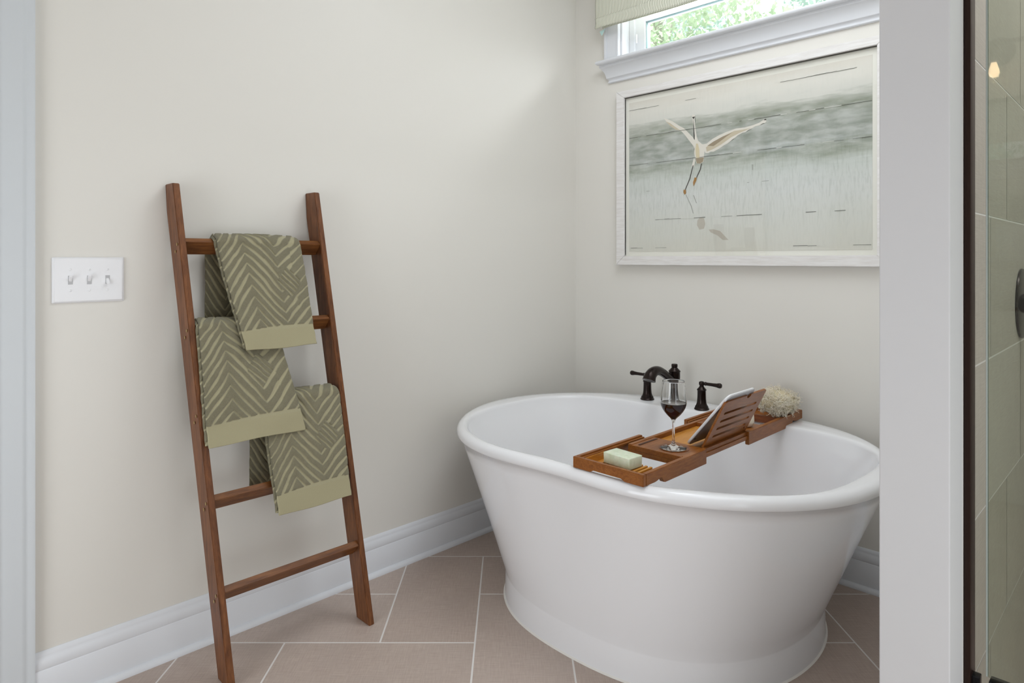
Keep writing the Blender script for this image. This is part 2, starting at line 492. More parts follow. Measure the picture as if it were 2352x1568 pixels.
# ------------------------------------------------------------------ trees outside
def leaf_mat(name, c1, c2):
    m = mat(name, c1, .6, spec=.2); n = NT(m)
    a = n.noise(n.coord(), 3, 3); n.base(n.ramp(a, [(.35, c1), (.65, c2)]))
    tr = n.n('ShaderNodeBsdfTranslucent'); tr.inputs['Color'].default_value = lin(c2)
    mx = n.n('ShaderNodeMixShader'); mx.inputs[0].default_value = .5
    out = n.t.nodes['Material Output']
    n.l(n.b.outputs[0], mx.inputs[1]); n.l(tr.outputs[0], mx.inputs[2]); n.l(mx.outputs[0], out.inputs['Surface'])
    return m
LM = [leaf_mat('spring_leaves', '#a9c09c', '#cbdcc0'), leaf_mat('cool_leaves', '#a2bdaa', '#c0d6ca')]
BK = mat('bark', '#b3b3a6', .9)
def tree(x, y, h, label, seed, lm, nblob=26, nleaf=5200, rad=1.5):
    rr = random.Random(seed)
    t = thing('tree', label, 'tree', (x, y, -1.0), 'trees beyond the window')
    b = newbm()
    tube(b, smooth_path([(x, y, -1), (x+.1, y, h*.35), (x-.1, y+.1, h*.7), (x, y, h*.95)], 6), [.16-.006*i for i in range(19)], 10)
    blobs = []
    for k in range(nblob):
        a = rr.random()*2*PI; q = rr.random()**.5*rad
        z = h*.38+rr.random()*h*.7
        blobs.append((Vector((x+q*math.cos(a), y+q*math.sin(a), z)), .25+rr.random()*.45))
        if k % 3 == 0:
            tube(b, [(x, y, z*.85), ((x+blobs[-1][0].x)/2, (y+blobs[-1][0].y)/2, z*.96), tuple(blobs[-1][0])], [.04, .025, .01], 6)
    obj('trunk', b, BK, t, smooth=True)
    b = newbm()
    for k in range(nleaf):
        c, s = rr.choice(blobs)
        d = Vector((rr.gauss(0, 1), rr.gauss(0, 1), rr.gauss(0, .7)))*s*.55
        p = c+d; L = .04+.035*rr.random()
        u = Vector((rr.gauss(0, 1), rr.gauss(0, 1), rr.gauss(0, 1)-.5)).normalized(); v = u.orthogonal().normalized()
        vs = [b.verts.new(p-u*L), b.verts.new(p+v*L*.45), b.verts.new(p+u*L), b.verts.new(p-v*L*.45)]
        b.faces.new(vs)
    o = obj('foliage', b, lm, t); o['kind'] = 'stuff'
tree(-2.9, 5.4, 6.6, 'pale green leafy tree seen at the left end of the window pane', 3, LM[0], 40, 12000, 1.7)
tree(-.2, 7.6, 7.6, 'cooler green tree at the right of the window pane, past a gap of sky', 5, LM[1], 34, 9000, 1.6)
tree(-5.2, 9.0, 8.5, 'hazy green tree standing farther back behind the left tree', 9, LM[1], 40, 11000, 2.6)

# ------------------------------------------------------------------ framed print
fp = thing('framed_picture', 'wide white framed print of an egret taking off over water', 'picture', (.896, YB, 1.65))
FX0, FX1, FZ0, FZ1 = .283, 1.510, 1.2215, 2.080; IW = .0465
def frame_piece(bm, pts, y0, y1, mi=0):
    prism(bm, pts, 'y', y0, y1, .0018, mi)
yf0, yf1 = -.013, YB-.0005
b = newbm()
frame_piece(b, [(FX0, FZ0), (FX1, FZ0), (FX1-IW, FZ0+IW*.93), (FX0+IW, FZ0+IW*.93)], yf0, yf1)
frame_piece(b, [(FX0, FZ1), (FX0+IW, FZ1-IW*.74), (FX1-IW, FZ1-IW*.74), (FX1, FZ1)], yf0, yf1)
frame_piece(b, [(FX0, FZ0), (FX0+IW, FZ0+IW*.93), (FX0+IW, FZ1-IW*.74), (FX0, FZ1)], yf0, yf1)
frame_piece(b, [(FX1, FZ0), (FX1, FZ1), (FX1-IW, FZ1-IW*.74), (FX1-IW, FZ0+IW*.93)], yf0, yf1)
obj('frame', b, M['frame'], fp)
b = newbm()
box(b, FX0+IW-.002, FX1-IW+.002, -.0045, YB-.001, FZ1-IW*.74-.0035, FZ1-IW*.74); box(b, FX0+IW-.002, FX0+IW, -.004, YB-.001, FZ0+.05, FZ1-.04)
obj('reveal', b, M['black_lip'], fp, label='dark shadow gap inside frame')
b = newbm(); box(b, FX0+IW-.002, FX1-IW+.002, .004, YB-.001, FZ0+.042, FZ1-.036); obj('mat_board', b, M['mat_board'], fp)
PX0, PX1, PZ0, PZ1 = .350, 1.4435, 1.2865, 2.017
m = mat('egret_print', '#c8c8c0', .6, spec=.1); n = NT(m)
tc = n.n('ShaderNodeTexCoord'); sp = n.n('ShaderNodeSeparateXYZ'); n.l(tc.outputs['Object'], sp.inputs[0])
vz = n.coord((1.3, 1, 7)); warp = n.noise(vz, 3.2, 5, .6, .2); fine = n.noise(n.coord((1.6, 1, 18)), 6, 5, .6, .1)
vs = n.noise(n.coord((22, 1, 3.2)), 5, 6, .7, .3)
def M2(op, a, b_):
    x = n.n('ShaderNodeMath', operation=op)
    for i, v in enumerate((a, b_)):
        if isinstance(v, (int, float)): x.inputs[i].default_value = v
        else: n.l(v, x.inputs[i])
    return x.outputs[0]
# object z of the print part is measured from the picture's own centre (1.65)
t = M2('DIVIDE', M2('SUBTRACT', sp.outputs['Z'], PZ0-1.65), PZ1-PZ0)
tt = M2('ADD', t, M2('MULTIPLY', M2('SUBTRACT', warp, .5), .16))
tt = M2('ADD', tt, M2('MULTIPLY', M2('SUBTRACT', fine, .5), .05))
c = n.ramp(tt, [(0, '#deddd2'), (.12, '#dedfd6'), (.35, '#dee1dd'), (.46, '#d5dad4'), (.515, '#c2c8be'), (.56, '#a3aa99'), (.585, '#bcc2be'), (.61, '#aeb4ab'),
               (.67, '#9fa59a'), (.72, '#b4b9b0'), (.775, '#9a9f8b'), (.815, '#bec1b6'), (.85, '#e0e0d8'), (.93, '#e8e6dd'), (1, '#e4e0d5')])
st = n.ramp(vs, [(.30, '#ccd0c8'), (.52, '#ffffff')])
msk = n.ramp(t, [(0.1, (.15, .15, .15, 1)), (.35, (.55, .55, .55, 1)), (.55, (.5, .5, .5, 1)), (.75, (.1, .1, .1, 1))])
c = n.mix(msk, c, st, 'MULTIPLY')
dk = n.noise(n.coord((3, 1, 9)), 4, 4, .5, .2)
dm = n.ramp(t, [(.5, (0, 0, 0, 1)), (.56, (.5, .5, .5, 1)), (.78, (.5, .5, .5, 1)), (.83, (0, 0, 0, 1))])
c = n.mix(dm, c, n.ramp(dk, [(.35, '#8d9488'), (.65, '#d8dbd7')]), 'MIX')
n.base(c)
b = newbm(); box(b, PX0, PX1, .0028, .0042, PZ0, PZ1); pr = obj('print', b, m, fp)
def flat(name, polys, y, mt, parent):
    for k_, P in enumerate(polys):
        bm = newbm(); yk = y-k_*.00005
        if sum(a[0]*c_[1]-c_[0]*a[1] for a, c_ in zip(P, P[1:]+P[:1])) < 0: P = P[::-1]
        bm.faces.new([bm.verts.new((x, yk, z)) for x, z in P])
        bmesh.ops.triangulate(bm, faces=bm.faces[:])
        obj(name, bm, mt, parent)
lw = [(0.546, 1.915), (0.564, 1.908), (0.592, 1.893), (0.624, 1.87), (0.654, 1.851), (0.673, 1.831), (0.697, 1.806), (0.709, 1.787), (0.707, 1.749), (0.699, 1.767), (0.68, 1.791), (0.654, 1.825), (0.639, 1.84), (0.609, 1.853), (0.584, 1.874), (0.562, 1.893)]
lwu = [(0.557, 1.898), (0.582, 1.885), (0.607, 1.865), (0.634, 1.845), (0.609, 1.852), (0.582, 1.872)]
body = [(0.692, 1.903), (0.699, 1.909), (0.709, 1.903), (0.709, 1.892), (0.707, 1.886), (0.711, 1.847), (0.718, 1.803), (0.725, 1.785), (0.744, 1.768), (0.76, 1.764), (0.757, 1.743), (0.753, 1.709), (0.751, 1.688), (0.735, 1.681), (0.716, 1.684), (0.709, 1.71), (0.704, 1.732), (0.706, 1.758), (0.707, 1.788), (0.707, 1.809), (0.702, 1.848), (0.696, 1.883)]
rw = [(0.744, 1.767), (0.767, 1.767), (0.795, 1.785), (0.826, 1.797), (0.862, 1.807), (0.905, 1.815), (0.948, 1.815), (0.982, 1.819), (1.01, 1.826), (1.033, 1.838), (1.028, 1.832), (1.041, 1.832), (1.035, 1.821), (1.022, 1.820), (1.01, 1.814), (0.99, 1.812), (0.977, 1.805), (0.96, 1.801), (0.948, 1.793), (0.935, 1.793), (0.923, 1.788), (0.912, 1.784), (0.901, 1.775), (0.892, 1.772), (0.884, 1.765), (0.866, 1.755), (0.85, 1.75), (0.835, 1.742), (0.82, 1.735), (0.799, 1.727), (0.785, 1.729), (0.776, 1.724), (0.76, 1.726), (0.753, 1.743)]
rwu = [(0.763, 1.751), (0.799, 1.772), (0.844, 1.789), (0.897, 1.806), (0.94, 1.806), (0.973, 1.808), (0.923, 1.795), (0.884, 1.781), (0.866, 1.771), (0.835, 1.754), (0.795, 1.738), (0.767, 1.731)]
rwd = [(0.77, 1.757), (0.799, 1.772), (0.844, 1.789), (0.89, 1.801), (0.862, 1.787), (0.83, 1.768), (0.80, 1.752)]
chest = [(0.714, 1.774), (0.723, 1.773), (0.73, 1.746), (0.732, 1.712), (0.728, 1.695), (0.714, 1.714), (0.711, 1.748)]
thigh = [(0.704, 1.711), (0.71, 1.697), (0.704, 1.672), (0.695, 1.664), (0.693, 1.677), (0.699, 1.698)]
tail = [(0.711, 1.708), (0.753, 1.707), (0.749, 1.689), (0.735, 1.681), (0.718, 1.684)]
leg1 = [(0.698, 1.677), (0.702, 1.676), (0.697, 1.66), (0.684, 1.614), (0.661, 1.567), (0.657, 1.569), (0.68, 1.617), (0.693, 1.662)]
foot1 = [(0.651, 1.569), (0.663, 1.568), (0.664, 1.552), (0.656, 1.546), (0.65, 1.558)]
leg2 = [(0.739, 1.681), (0.744, 1.68), (0.737, 1.652), (0.718, 1.618), (0.715, 1.621), (0.733, 1.655)]
foot2 = [(0.707, 1.621), (0.718, 1.619), (0.716, 1.607), (0.707, 1.59), (0.701, 1.581), (0.699, 1.599)]
refl = [(0.661, 1.546), (0.664, 1.546), (0.692, 1.492), (0.702, 1.457), (0.698, 1.458), (0.687, 1.492)]
refl2 = [(0.699, 1.541), (0.703, 1.541), (0.718, 1.504), (0.714, 1.504)]
blot = [(0.721, 1.427), (0.735, 1.439), (0.753, 1.434), (0.76, 1.408), (0.753, 1.387), (0.73, 1.383), (0.718, 1.405)]
blot2 = [(0.776, 1.382), (0.799, 1.383), (0.831, 1.374), (0.853, 1.351), (0.871, 1.334), (0.844, 1.334), (0.817, 1.356), (0.786, 1.369)]
twig = [(0.975, 1.653), (0.982, 1.652), (0.981, 1.628), (0.977, 1.629)]
beak = [(0.694, 1.897), (0.7085, 1.897), (0.7045, 1.893), (0.702, 1.887), (0.6995, 1.893)]
PM = lambda nm, c: mat(nm, c, .6, spec=.1)
flat('printed_reflection', [blot, blot2], .0027, PM('print_tan_reflection', '#c6c1b4'), pr)
flat('printed_reflection', [refl, refl2, twig], .0026, PM('print_grey_reflection', '#a8aba3'), pr)
flat('printed_egret', [body, thigh, lw, rw], .0025, PM('print_egret_white', '#e8e4d9'), pr)
flat('printed_feathers', [rwu, lwu], .0022, PM('print_feather_cream', '#cfc4ab'), pr)
flat('printed_feathers', [chest], .00205, PM('print_chest_cream', '#ddd0ae'), pr)
flat('printed_feathers', [rwd, tail], .00195, PM('print_feather_tan', '#a3947b'), pr)
flat('printed_legs', [leg1, leg2, beak], .0018, PM('print_leg_dark', '#4c4a44'), pr)
flat('printed_feet', [foot1, foot2], .0016, PM('print_foot_ochre', '#a97b3d'), pr)
# printed plank joints: thin broken dark lines
b = newbm(); b2 = newbm()
for z, segs in ((1.978, [(.352, .52), (.66, .735), (1.05, 1.39)]), (1.843, [(.352, .42), (.45, .93), (.96, 1.443)]), (1.709, [(.352, .72), (.73, .93), (1.0, 1.443)]),
                (1.576, [(.88, .90), (.955, .965), (1.02, 1.05), (.45, .47)]), (1.437, [(.39, .47), (.5, .76), (.8, 1.02), (1.2, 1.24), (1.31, 1.35)]), (1.303, [(.36, .56), (1.15, 1.27), (1.34, 1.44)])):
    for a, c_ in segs:
        x = a
        while x < c_:
            L = min(.02+R.random()*.05, c_-x)
            t_ = .0013+R.random()*.0013
            if R.random() < .88:
                dst = b if R.random() < .85 else b2
                zz = z+(R.random()-.5)*.0012
                vs = [dst.verts.new(p) for p in ((x, .0012, zz), (x+L, .0012, zz+.0003), (x+L, .0012, zz+t_), (x, .0012, zz+t_*.8))]
                dst.faces.new(vs)
            x += L
obj('printed_plank_joints', b, PM('print_joint_dark', '#55574c'), pr)['kind'] = 'stuff'
obj('printed_plank_joints', b2, PM('print_joint_light', '#e4e4dc'), pr)['kind'] = 'stuff'
b = newbm(); box(b, FX0+IW-.001, FX1-IW+.001, -.0035, -.0015, FZ0+.044, FZ1-.037); obj('glazing', b, M['glass'], fp)

# ------------------------------------------------------------------ light switch
sw = thing('light_switch', 'white triple toggle light switch plate on the cream wall', 'light switch', (0, -2.2105, 1.19))
b = newbm()
prof = [(-.0905, -.0655), (.0905, -.0655), (.0905, .0655), (-.0905, .0655)]
A = [b.verts.new((0.0005, -2.2105+u, 1.19+v)) for u, v in prof]; B = [b.verts.new((.0025, -2.2105+u, 1.19+v)) for u, v in prof]
Cc = [b.verts.new((.0072, -2.2105+u*.945, 1.19+v*.925)) for u, v in prof]
for i in range(4):
    j = (i+1) % 4; b.faces.new((A[i], A[j], B[j], B[i])); b.faces.new((B[i], B[j], Cc[j], Cc[i]))
b.faces.new(Cc); b.faces.new(A[::-1]); bmesh.ops.recalc_face_normals(b, faces=b.faces)
bmesh.ops.bevel(b, geom=[e for e in b.edges], offset=.0012, segments=2, affect='EDGES')
obj('plate', b, M['plastic'], sw, smooth=True)
for k, yy in enumerate((-2.257, -2.2105, -2.164)):
    b = newbm(); box(b, .0071, .0078, yy-.0058, yy+.0058, 1.19-.0125, 1.19+.0125); obj('slot', b, mat('slot_grey', '#bcbcbe', .6) if k == 0 else bpy.data.materials['slot_grey'], sw)
    b = newbm(); up = 1 if k < 2 else -1
    prism(b, [(.005, 1.19-.008), (.005, 1.19+.008), (.016, 1.19+up*.011+.0035), (.016, 1.19+up*.011-.0035)], 'y', yy-.0042, yy+.0042, .001)
    obj('toggle', b, M['plastic'], sw, smooth=True)
    for dz in (-.030, .030):
        b = newbm(); lathe(b, [(0, .0), (.0034, 0), (.003, .0012), (0, .0016)], (.0068, yy, 1.19+dz), 16, Matrix.Rotation(PI/2, 4, 'Y')); box(b, .0082, .0086, yy-.0004, yy+.0004, 1.19+dz-.0026, 1.19+dz+.0026)
        obj('screw', b, M['plastic'], sw)

# ------------------------------------------------------------------ ladder
XF = lambda z: .304-.159*z            # front plane of the leaning ladder
YLi = lambda z: -1.907-.052*z         # inner face of the left rail
YRi = lambda z: -1.455-.052*z
lad = thing('towel_ladder', 'reddish brown wooden ladder leaning on the wall, hung with towels', 'ladder', (.26, -1.7, 0))
def rail(yin, yout, top):
    b = newbm()
    prof = [(XF(0), 0), (XF(top), top), (max(XF(top)-.068, .002), top), (.002, 1.400), (XF(0)-.080, 0)]
    # slight front taper at head
    A, B = [], []
    def V(x, z, yf): return b.verts.new((x, yf(z), z))
    zs = prof
    A = [V(x, z, yin) for x, z in zs]; B = [V(x, z, yout) for x, z in zs]
    n_ = len(zs)
    for i in range(n_):
        j = (i+1) % n_; b.faces.new((A[i], A[j], B[j], B[i]))
    b.faces.new(A[::-1]); b.faces.new(B)
    bmesh.ops.recalc_face_normals(b, faces=b.faces)
    bmesh.ops.bevel(b, geom=b.edges[:], offset=.0018, segments=2, affect='EDGES')
    return b
LH = lambda z: YLi(z)-.0205
RH = lambda z: YRi(z)+.0205
rl = obj('rail', rail(YLi, LH, 1.484), M['ladder'], lad, smooth=True)
obj('rail', rail(YRi, RH, 1.489), M['ladder'], lad, smooth=True)
RZ = [1.302, 1.040, .785, .530, .266]
for z in RZ:
    x = XF(z)-.001
    b = newbm(); P = [(x, z), (x-.017, z+.014), (x-.053, z-.024), (x-.036, z-.038)]
    prism(b, P, 'y', YLi(z)-.0005, YRi(z)+.0005, .0015)
    obj('rung', b, M['rung'], lad, smooth=True)
    for f in (.18, .8):
        px, pz = x-.017-.0+(.009-.036*f*.8), z+.0-.036*f
        b = newbm(); lathe(b, [(0, .0003), (.0045, .0003), (.005, .0012), (.0038, .0010), (.0016, .0004), (0, .0004)], (px, YLi(pz)-.0205-.0006, pz), 14, Matrix.Rotation(PI/2, 4, 'X'))
        obj('screw', b, M['screw'], lad)

# ------------------------------------------------------------------ towels
def zig(u):                # chevron layout across the towel, u in 0..1
    if u < .28: return (u/.28)*.10
    if u < .64: return .10-((u-.28)/.36)*.125
    return -.025+((u-.64)/.36)*.085
def pile_at(u, s, W, seed):
    w = noise.noise(Vector((u*2.2+seed, s*6, 0)))*.022
    w2 = noise.noise(Vector((u*8+seed, s*20, 3)))*.0035
    lam = .036
    # a small leaf laid over the main chevrons
    cx_, cz_ = .70+.05*math.sin(seed), .215
    if abs(u-cx_)+abs(s-cz_)*3.2 < .17 and u > .5:
        ph = (s+(u-cx_)*.30+w2*1.4)/(lam*.62); loc = .5+(u-cx_)*2.6
    else:
        ph = (s-zig(u)+w+w2)/lam
        loc = u/.28 if u < .28 else ((u-.28)/.36 if u < .64 else (u-.64)/.36)
    k = math.floor(ph); f = ph-k
    rn = noise.noise(Vector((k*1.73, round(u*3)*2.1+seed, 5)))
    gap = (.33+.32*rn)*max(0, math.sin(PI*min(1, max(0, loc*.92+.04))))**.6
    e = min(f, 1-f)
    h = (e-gap*.5)/.06
    return max(0, min(1, h))
def towel(label, ztop, ztopoff, YT, YBt, zb, xoff_t, xoff_b, YK, zk, seed, wob=1.0, hemh=.062):
    """YT/YBt: (left, right) y of the front panel at top and bottom; YK: (left, right) of the hidden back panel."""
    t = thing('hand_towel', label, 'towel', (XF(ztop), (YT[0]+YT[1])/2, ztop), 'sage green towels on the ladder')
    xr = XF(ztop)
    def path(zb_front):
        fr = [(XF(z)+xoff_t+(xoff_b-xoff_t)*(ztop-z)/(ztop-zb), z) for z in
              [zb_front+(ztop-.012-zb_front)*k/14 for k in range(15)]]
        over = [(xr+.011, ztop+.008), (xr-.004, ztop+.0195), (xr-.022, ztop+.0235), (xr-.042, ztop+.010), (xr-.060, ztop-.014)]
        xb = xr-.066
        bk = [(xb+.004*math.sin(k*.5), ztop-.045-(ztop-.045-zk)*k/10) for k in range(11)]
        pts = [(p[0], 0, p[1]) for p in fr+over+bk]
        sp = smooth_path(pts, 8)
        return sp
    def arc(P):
        L = [0]
        for a, c in zip(P, P[1:]): L.append(L[-1]+(c-a).length)
        return L
    def resample(P, step):
        L = arc(P); n_ = int(L[-1]/step); out = []; k = 0
        for i in range(n_+1):
            s = min(i*L[-1]/n_, L[-1]-1e-7)
            while L[k+1] < s: k += 1
            f = (s-L[k])/(L[k+1]-L[k]+1e-12)
            out.append((P[k].lerp(P[k+1], f), s))
        return out, L[-1]
    zt0 = ztop
    def edges(p, s, tot, sfront):
        # interpolate left / right y along the path
        if s < sfront:
            f = s/sfront
            return YBt[0]+(YT[0]-YBt[0])*f, YBt[1]+(YT[1]-YBt[1])*f
        f = min(1, (s-sfront)/.12)
        return YT[0]+(YK[0]-YT[0])*f, YT[1]+(YK[1]-YT[1])*f
    def sheet(inset, dl, dr, zlow, thick, relief, nu, step, band=True):
        P, tot = resample(path(zlow), step)
        sfront = (ztop-zlow)*1.013
        bm = newbm(); cl_ = bm.loops.layers.color.new('pile')
        F, Bk, pv = [], [], []
        N = len(P)
        for i, (p, s) in enumerate(P):
            q = P[min(i+1, N-1)][0]-P[max(i-1, 0)][0]; q.normalize()
            nrm = Vector((q.z, 0, -q.x))          # outward (towards +x in front)
            yl, yr = edges(p, s, tot, sfront); yl += dl; yr += dr
            rowF, rowB, rp = [], [], []
            for k in range(nu+1):
                u = k/nu
                y = yl+(yr-yl)*u
                sv = s
                hgt = pile_at(u, sv, yr-yl, seed) if relief else .0
                hem = relief and band and s < hemh+.012*math.sin(u*2.2)
                if hem: hgt = 0
                e = min(u, 1-u)*(yr-yl)
                rnd = math.sqrt(max(0, 1-(1-min(1, e/(thick*.55)))**2))
                g_ = wob*(.0035*math.sin(u*5+seed)*math.sin(s*9+seed*2)+.0025*math.sin(s*14+u*3+seed))*min(1, s/.05)
                yy = y+.0016*noise.noise(Vector((s*40, u*4, seed)))*(1 if e < .01 else .3)
                zz = 0
                if s < .02: zz = .002*math.sin(u*7+seed)*(1-s/.02)
                base = p+nrm*(g_-inset)
                rowF.append(bm.verts.new((base.x+nrm.x*(thick*.5*rnd+hgt*.0030*rnd), yy, base.z+zz+nrm.z*(thick*.5*rnd+hgt*.0030*rnd))))
                tb_ = thick*.5+(hgt*.0025 if relief else 0)
                rowB.append(bm.verts.new((base.x-nrm.x*tb_*rnd, yy, base.z+zz-nrm.z*tb_*rnd)))
                rp.append(hgt if relief else 1)
            F.append(rowF); Bk.append(rowB); pv.append(rp)
        hemrows = int(hemh/step)
        def setc(f, vals, mi):
            f.material_index = mi
            for lp, v in zip(f.loops, vals): lp[cl_] = (v, v, v, 1)
        for i in range(N-1):
            mi = 1 if (relief and band and i < hemrows) else 0
            for k in range(nu):
                f = bm.faces.new((F[i][k], F[i][k+1], F[i+1][k+1], F[i+1][k])); setc(f, (pv[i][k], pv[i][k+1], pv[i+1][k+1], pv[i+1][k]), mi)
                f = bm.faces.new((Bk[i][k], Bk[i+1][k], Bk[i+1][k+1], Bk[i][k+1])); setc(f, (pv[i][k], pv[i+1][k], pv[i+1][k+1], pv[i][k+1]), mi)
            for k in (0, nu):
                q = (F[i][k], F[i+1][k], Bk[i+1][k], Bk[i][k]) if k == 0 else (F[i][k], Bk[i][k], Bk[i+1][k], F[i+1][k])
                f = bm.faces.new(q); setc(f, (.8,)*4, mi)
        for i in (0, N-1):
            for k in range(nu):
                f = bm.faces.new((F[i][k], Bk[i][k], Bk[i][k+1], F[i][k+1])); setc(f, (.6,)*4, 1 if relief and band and i == 0 else 0)
        bmesh.ops.recalc_face_normals(bm, faces=bm.faces)
        return bm, hemrows
    bm, _ = sheet(0, 0, 0, zb, .006, True, 140, .0022)
    hb = bm.copy()
    bmesh.ops.delete(bm, geom=[f for f in bm.faces if f.material_index == 1], context='FACES')
    bmesh.ops.delete(hb, geom=[f for f in hb.faces if f.material_index == 0], context='FACES')
    obj('terry_panel', bm, M['towel'], t, smooth='all')
    obj('woven_border', hb, [M['hem'], M['hem']], t, smooth='all', label='smooth flat woven band along the hem')
    bm, _ = sheet(.0085, -.006, -.016, zb+.008, .0050, True, 90, .0032, False)
    obj('inner_fold', bm, M['towel'], t, smooth='all')
towel('sage green leaf-patterned towel draped over the top rung, highest of the three', 1.302, 0, (-1.886, -1.606), (-1.826, -1.585), .962, .009, .034, (-1.892, -1.66), 1.045, 1.3)
towel('sage green leaf-patterned towel on the second rung, against the left rail', 1.040, 0, (-1.958, -1.712), (-1.952, -1.642), .690, .009, .022, (-1.95, -1.72), .82, 4.1)
towel('sage green leaf-patterned towel on the third rung, lowest and by the right rail', .790, 0, (-1.770, -1.503), (-1.753, -1.494), .444, .009, .022, (-1.782, -1.56), .515, 7.7)

# ------------------------------------------------------------------ bathtub
TC = Vector((.885, -.62))
CO = [0.69407, -0.02111, 0.03998, 0.10582, 0.01393, -0.00533, 0.00117, -0.0088, 0.00215, -0.00127, 0.00168, 0.00381, -0.00375]
CI = [0.60453, -0.00506, -0.03494, 0.13463, 0.02606, -0.00835, 0.01407, -0.00992, 0.00593, 0.00077, 0.01244, -0.01167, -0.00899, -0.00051, -0.00598, -0.00494, 0.00053]
CB = [0.54872, -0.0, 0.0295, 0.02483, 0.0, 0.0, 0.00051, -0.01154, -0.0]
def four(C_, t):
    r_ = C_[0]
    for k in range(1, (len(C_)+1)//2): r_ += C_[2*k-1]*math.cos(k*t)+C_[2*k]*math.sin(k*t)
    return r_
RO = lambda t: four(CO, t); RB = lambda t: four(CB, t)
RI = lambda t: min(four(CI, t), RO(t)-.040)
tub = thing('bathtub', 'white freestanding oval bathtub with a flared skirt in the corner', 'bathtub', (.885, -.62, 0))
NT_ = 256
lv = [(lambda t: RB(t), .0005), (lambda t: RB(t)-.001, .02), (lambda t: RB(t)-.003, .080), (lambda t: RB(t)-.0045, .092), (lambda t: RB(t)-.0045, .098)]
for k in range(1, 13):
    f = k/12
    lv.append(((lambda t, f=f: (RB(t)-.004)*(1-f)+(RO(t)-.015)*f), .098+(.574-.098)*f))
for d, z in ((.0105, .5745), (.0065, .5755), (.0025, .5785), (.0005, .5835), (0, .589), (.001, .595), (.004, .601), (.009, .6065), (.016, .6105), (.022, .612)):
    lv.append(((lambda t, d=d: RO(t)-d), z))
for f in (.33, .66): lv.append(((lambda t, f=f: (RO(t)-.022)*(1-f)+(RI(t)+.011)*f), .6125))
for d, z in ((-.011, .612), (-.006, .611), (-.002, .6085), (0.001, .605), (.004, .599), (.007, .590)):
    lv.append(((lambda t, d=d: RI(t)-d), z))
RF = lambda t: .62*((abs(math.cos(t)/.62)**2.4+abs(math.sin(t)/.46)**2.4)**(-1/2.4))*1.0
for z, f in ((.56, .045), (.50, .13), (.42, .25), (.34, .38), (.27, .52), (.22, .66), (.19, .80), (.172, .93), (.163, 1.06), (.158, 1.25), (.155, 1.6), (.152, 1.95)):
    lv.append(((lambda t, f=f: max(.02, (RI(t)-.007)+(RF(t)*.86-(RI(t)-.007))*f) if f <= 1.06 else RF(t)*.86*max(.05, 1.94-f*.9)), z))
b = newbm(); rings = []
for fn, z in lv:
    rings.append([b.verts.new((TC.x+fn(t)*math.cos(t), TC.y+fn(t)*math.sin(t), z)) for t in (2*PI*i/NT_ for i in range(NT_))])
for a, c in zip(rings, rings[1:]):
    for i in range(NT_):
        j = (i+1) % NT_; b.faces.new((a[i], a[j], c[j], c[i]))
b.faces.new(rings[-1]); bmesh.ops.recalc_face_normals(b, faces=b.faces)
obj('shell', b, M['tub'], tub, smooth='all')
b = newbm(); lathe(b, [(0, .1525), (.03, .1525), (.034, .155), (.030, .157), (0, .1565)], (TC.x, TC.y, 0), 32); obj('drain', b, M['bronze'], tub, smooth=True)
b = newbm(); ra = []; rb_ = []
for i in range(NT_):
    t = 2*PI*i/NT_; ra.append(b.verts.new((TC.x+(RB(t)+.005)*math.cos(t), TC.y+(RB(t)+.005)*math.sin(t), .0002))); rb_.append(b.verts.new((TC.x+(RB(t)-.001)*math.cos(t), TC.y+(RB(t)-.001)*math.sin(t), .005)))
for i in range(NT_):
    j = (i+1) % NT_; b.faces.new((ra[i], ra[j], rb_[j], rb_[i]))
obj('caulk_bead', b, M['caulk'], tub, smooth='all', label='white caulk bead along the floor')

# ------------------------------------------------------------------ faucet
ZD = .6125
t = thing('bathtub_faucet', 'dark bronze bathtub faucet with arched spout and two lever handles', 'faucet', (.680, -.125, ZD))
FAU = t
def handle(x, y, sgn):
    b = newbm()
    lathe(b, [(0, 0), (.031, 0), (.0315, .003), (.029, .0065), (.0275, .0085), (.0282, .010), (.0265, .014), (.0225, .020), (.0195, .030), (.0180, .045), (.0175, .062), (.0175, .078),
              (.0180, .079), (.0180, .0805), (.0195, .0815), (.0200, .083), (.0185, .086), (.014, .091), (.0105, .095), (.0088, .0985), (.0088, .101), (.0105, .1035), (.0115, .106), (.0115, .113), (.0105, .1165), (.006, .119), (0, .1195)], (x, y, ZD), 40)
    h = obj('handle', b, M['bronze'], FAU, smooth=True)
    b = newbm(); L = .078
    pr_ = [(0, .0), (.0055, .0), (.0055, .010), (.0078, .0125), (.0080, .017), (.0062, .020), (.0068, .024), (.0072, .050), (.0085, .066), (.0105, .075), (.0108, .082), (.0085, .086), (0, .087)]
    lathe(b, pr_, (x+sgn*.003, y, ZD+.1105), 24, Matrix.Rotation(sgn*PI/2, 4, 'Y'))
    obj('lever', b, M['bronze'], h, smooth=True)
handle(.552, -.145, -1)
handle(.826, -.150, 1)
sx, sy = .680, -.125
b = newbm()
lathe(b, [(0, 0), (.034, 0), (.035, .004), (.032, .008), (.031, .011), (.027, .018), (.0235, .030), (.021, .05), (.0205, .07), (.021, .09), (.0235, .105), (.0245, .115), (.0245, .138), (.0262, .1395), (.0265, .1415), (.0245, .145), (.018, .1515), (.0128, .157), (.0120, .159)], (sx, sy, ZD), 40)
t = obj('spout', b, M['bronze'], FAU, smooth=True)
b = newbm(); lathe(b, [(.0118, .157), (.0135, .162), (.0135, .170), (.0118, .1735), (.004, .1745), (0, .1745)], (sx, sy, ZD), 32); obj('diverter_knob', b, M['bronze'], t, smooth=True)
b = newbm()
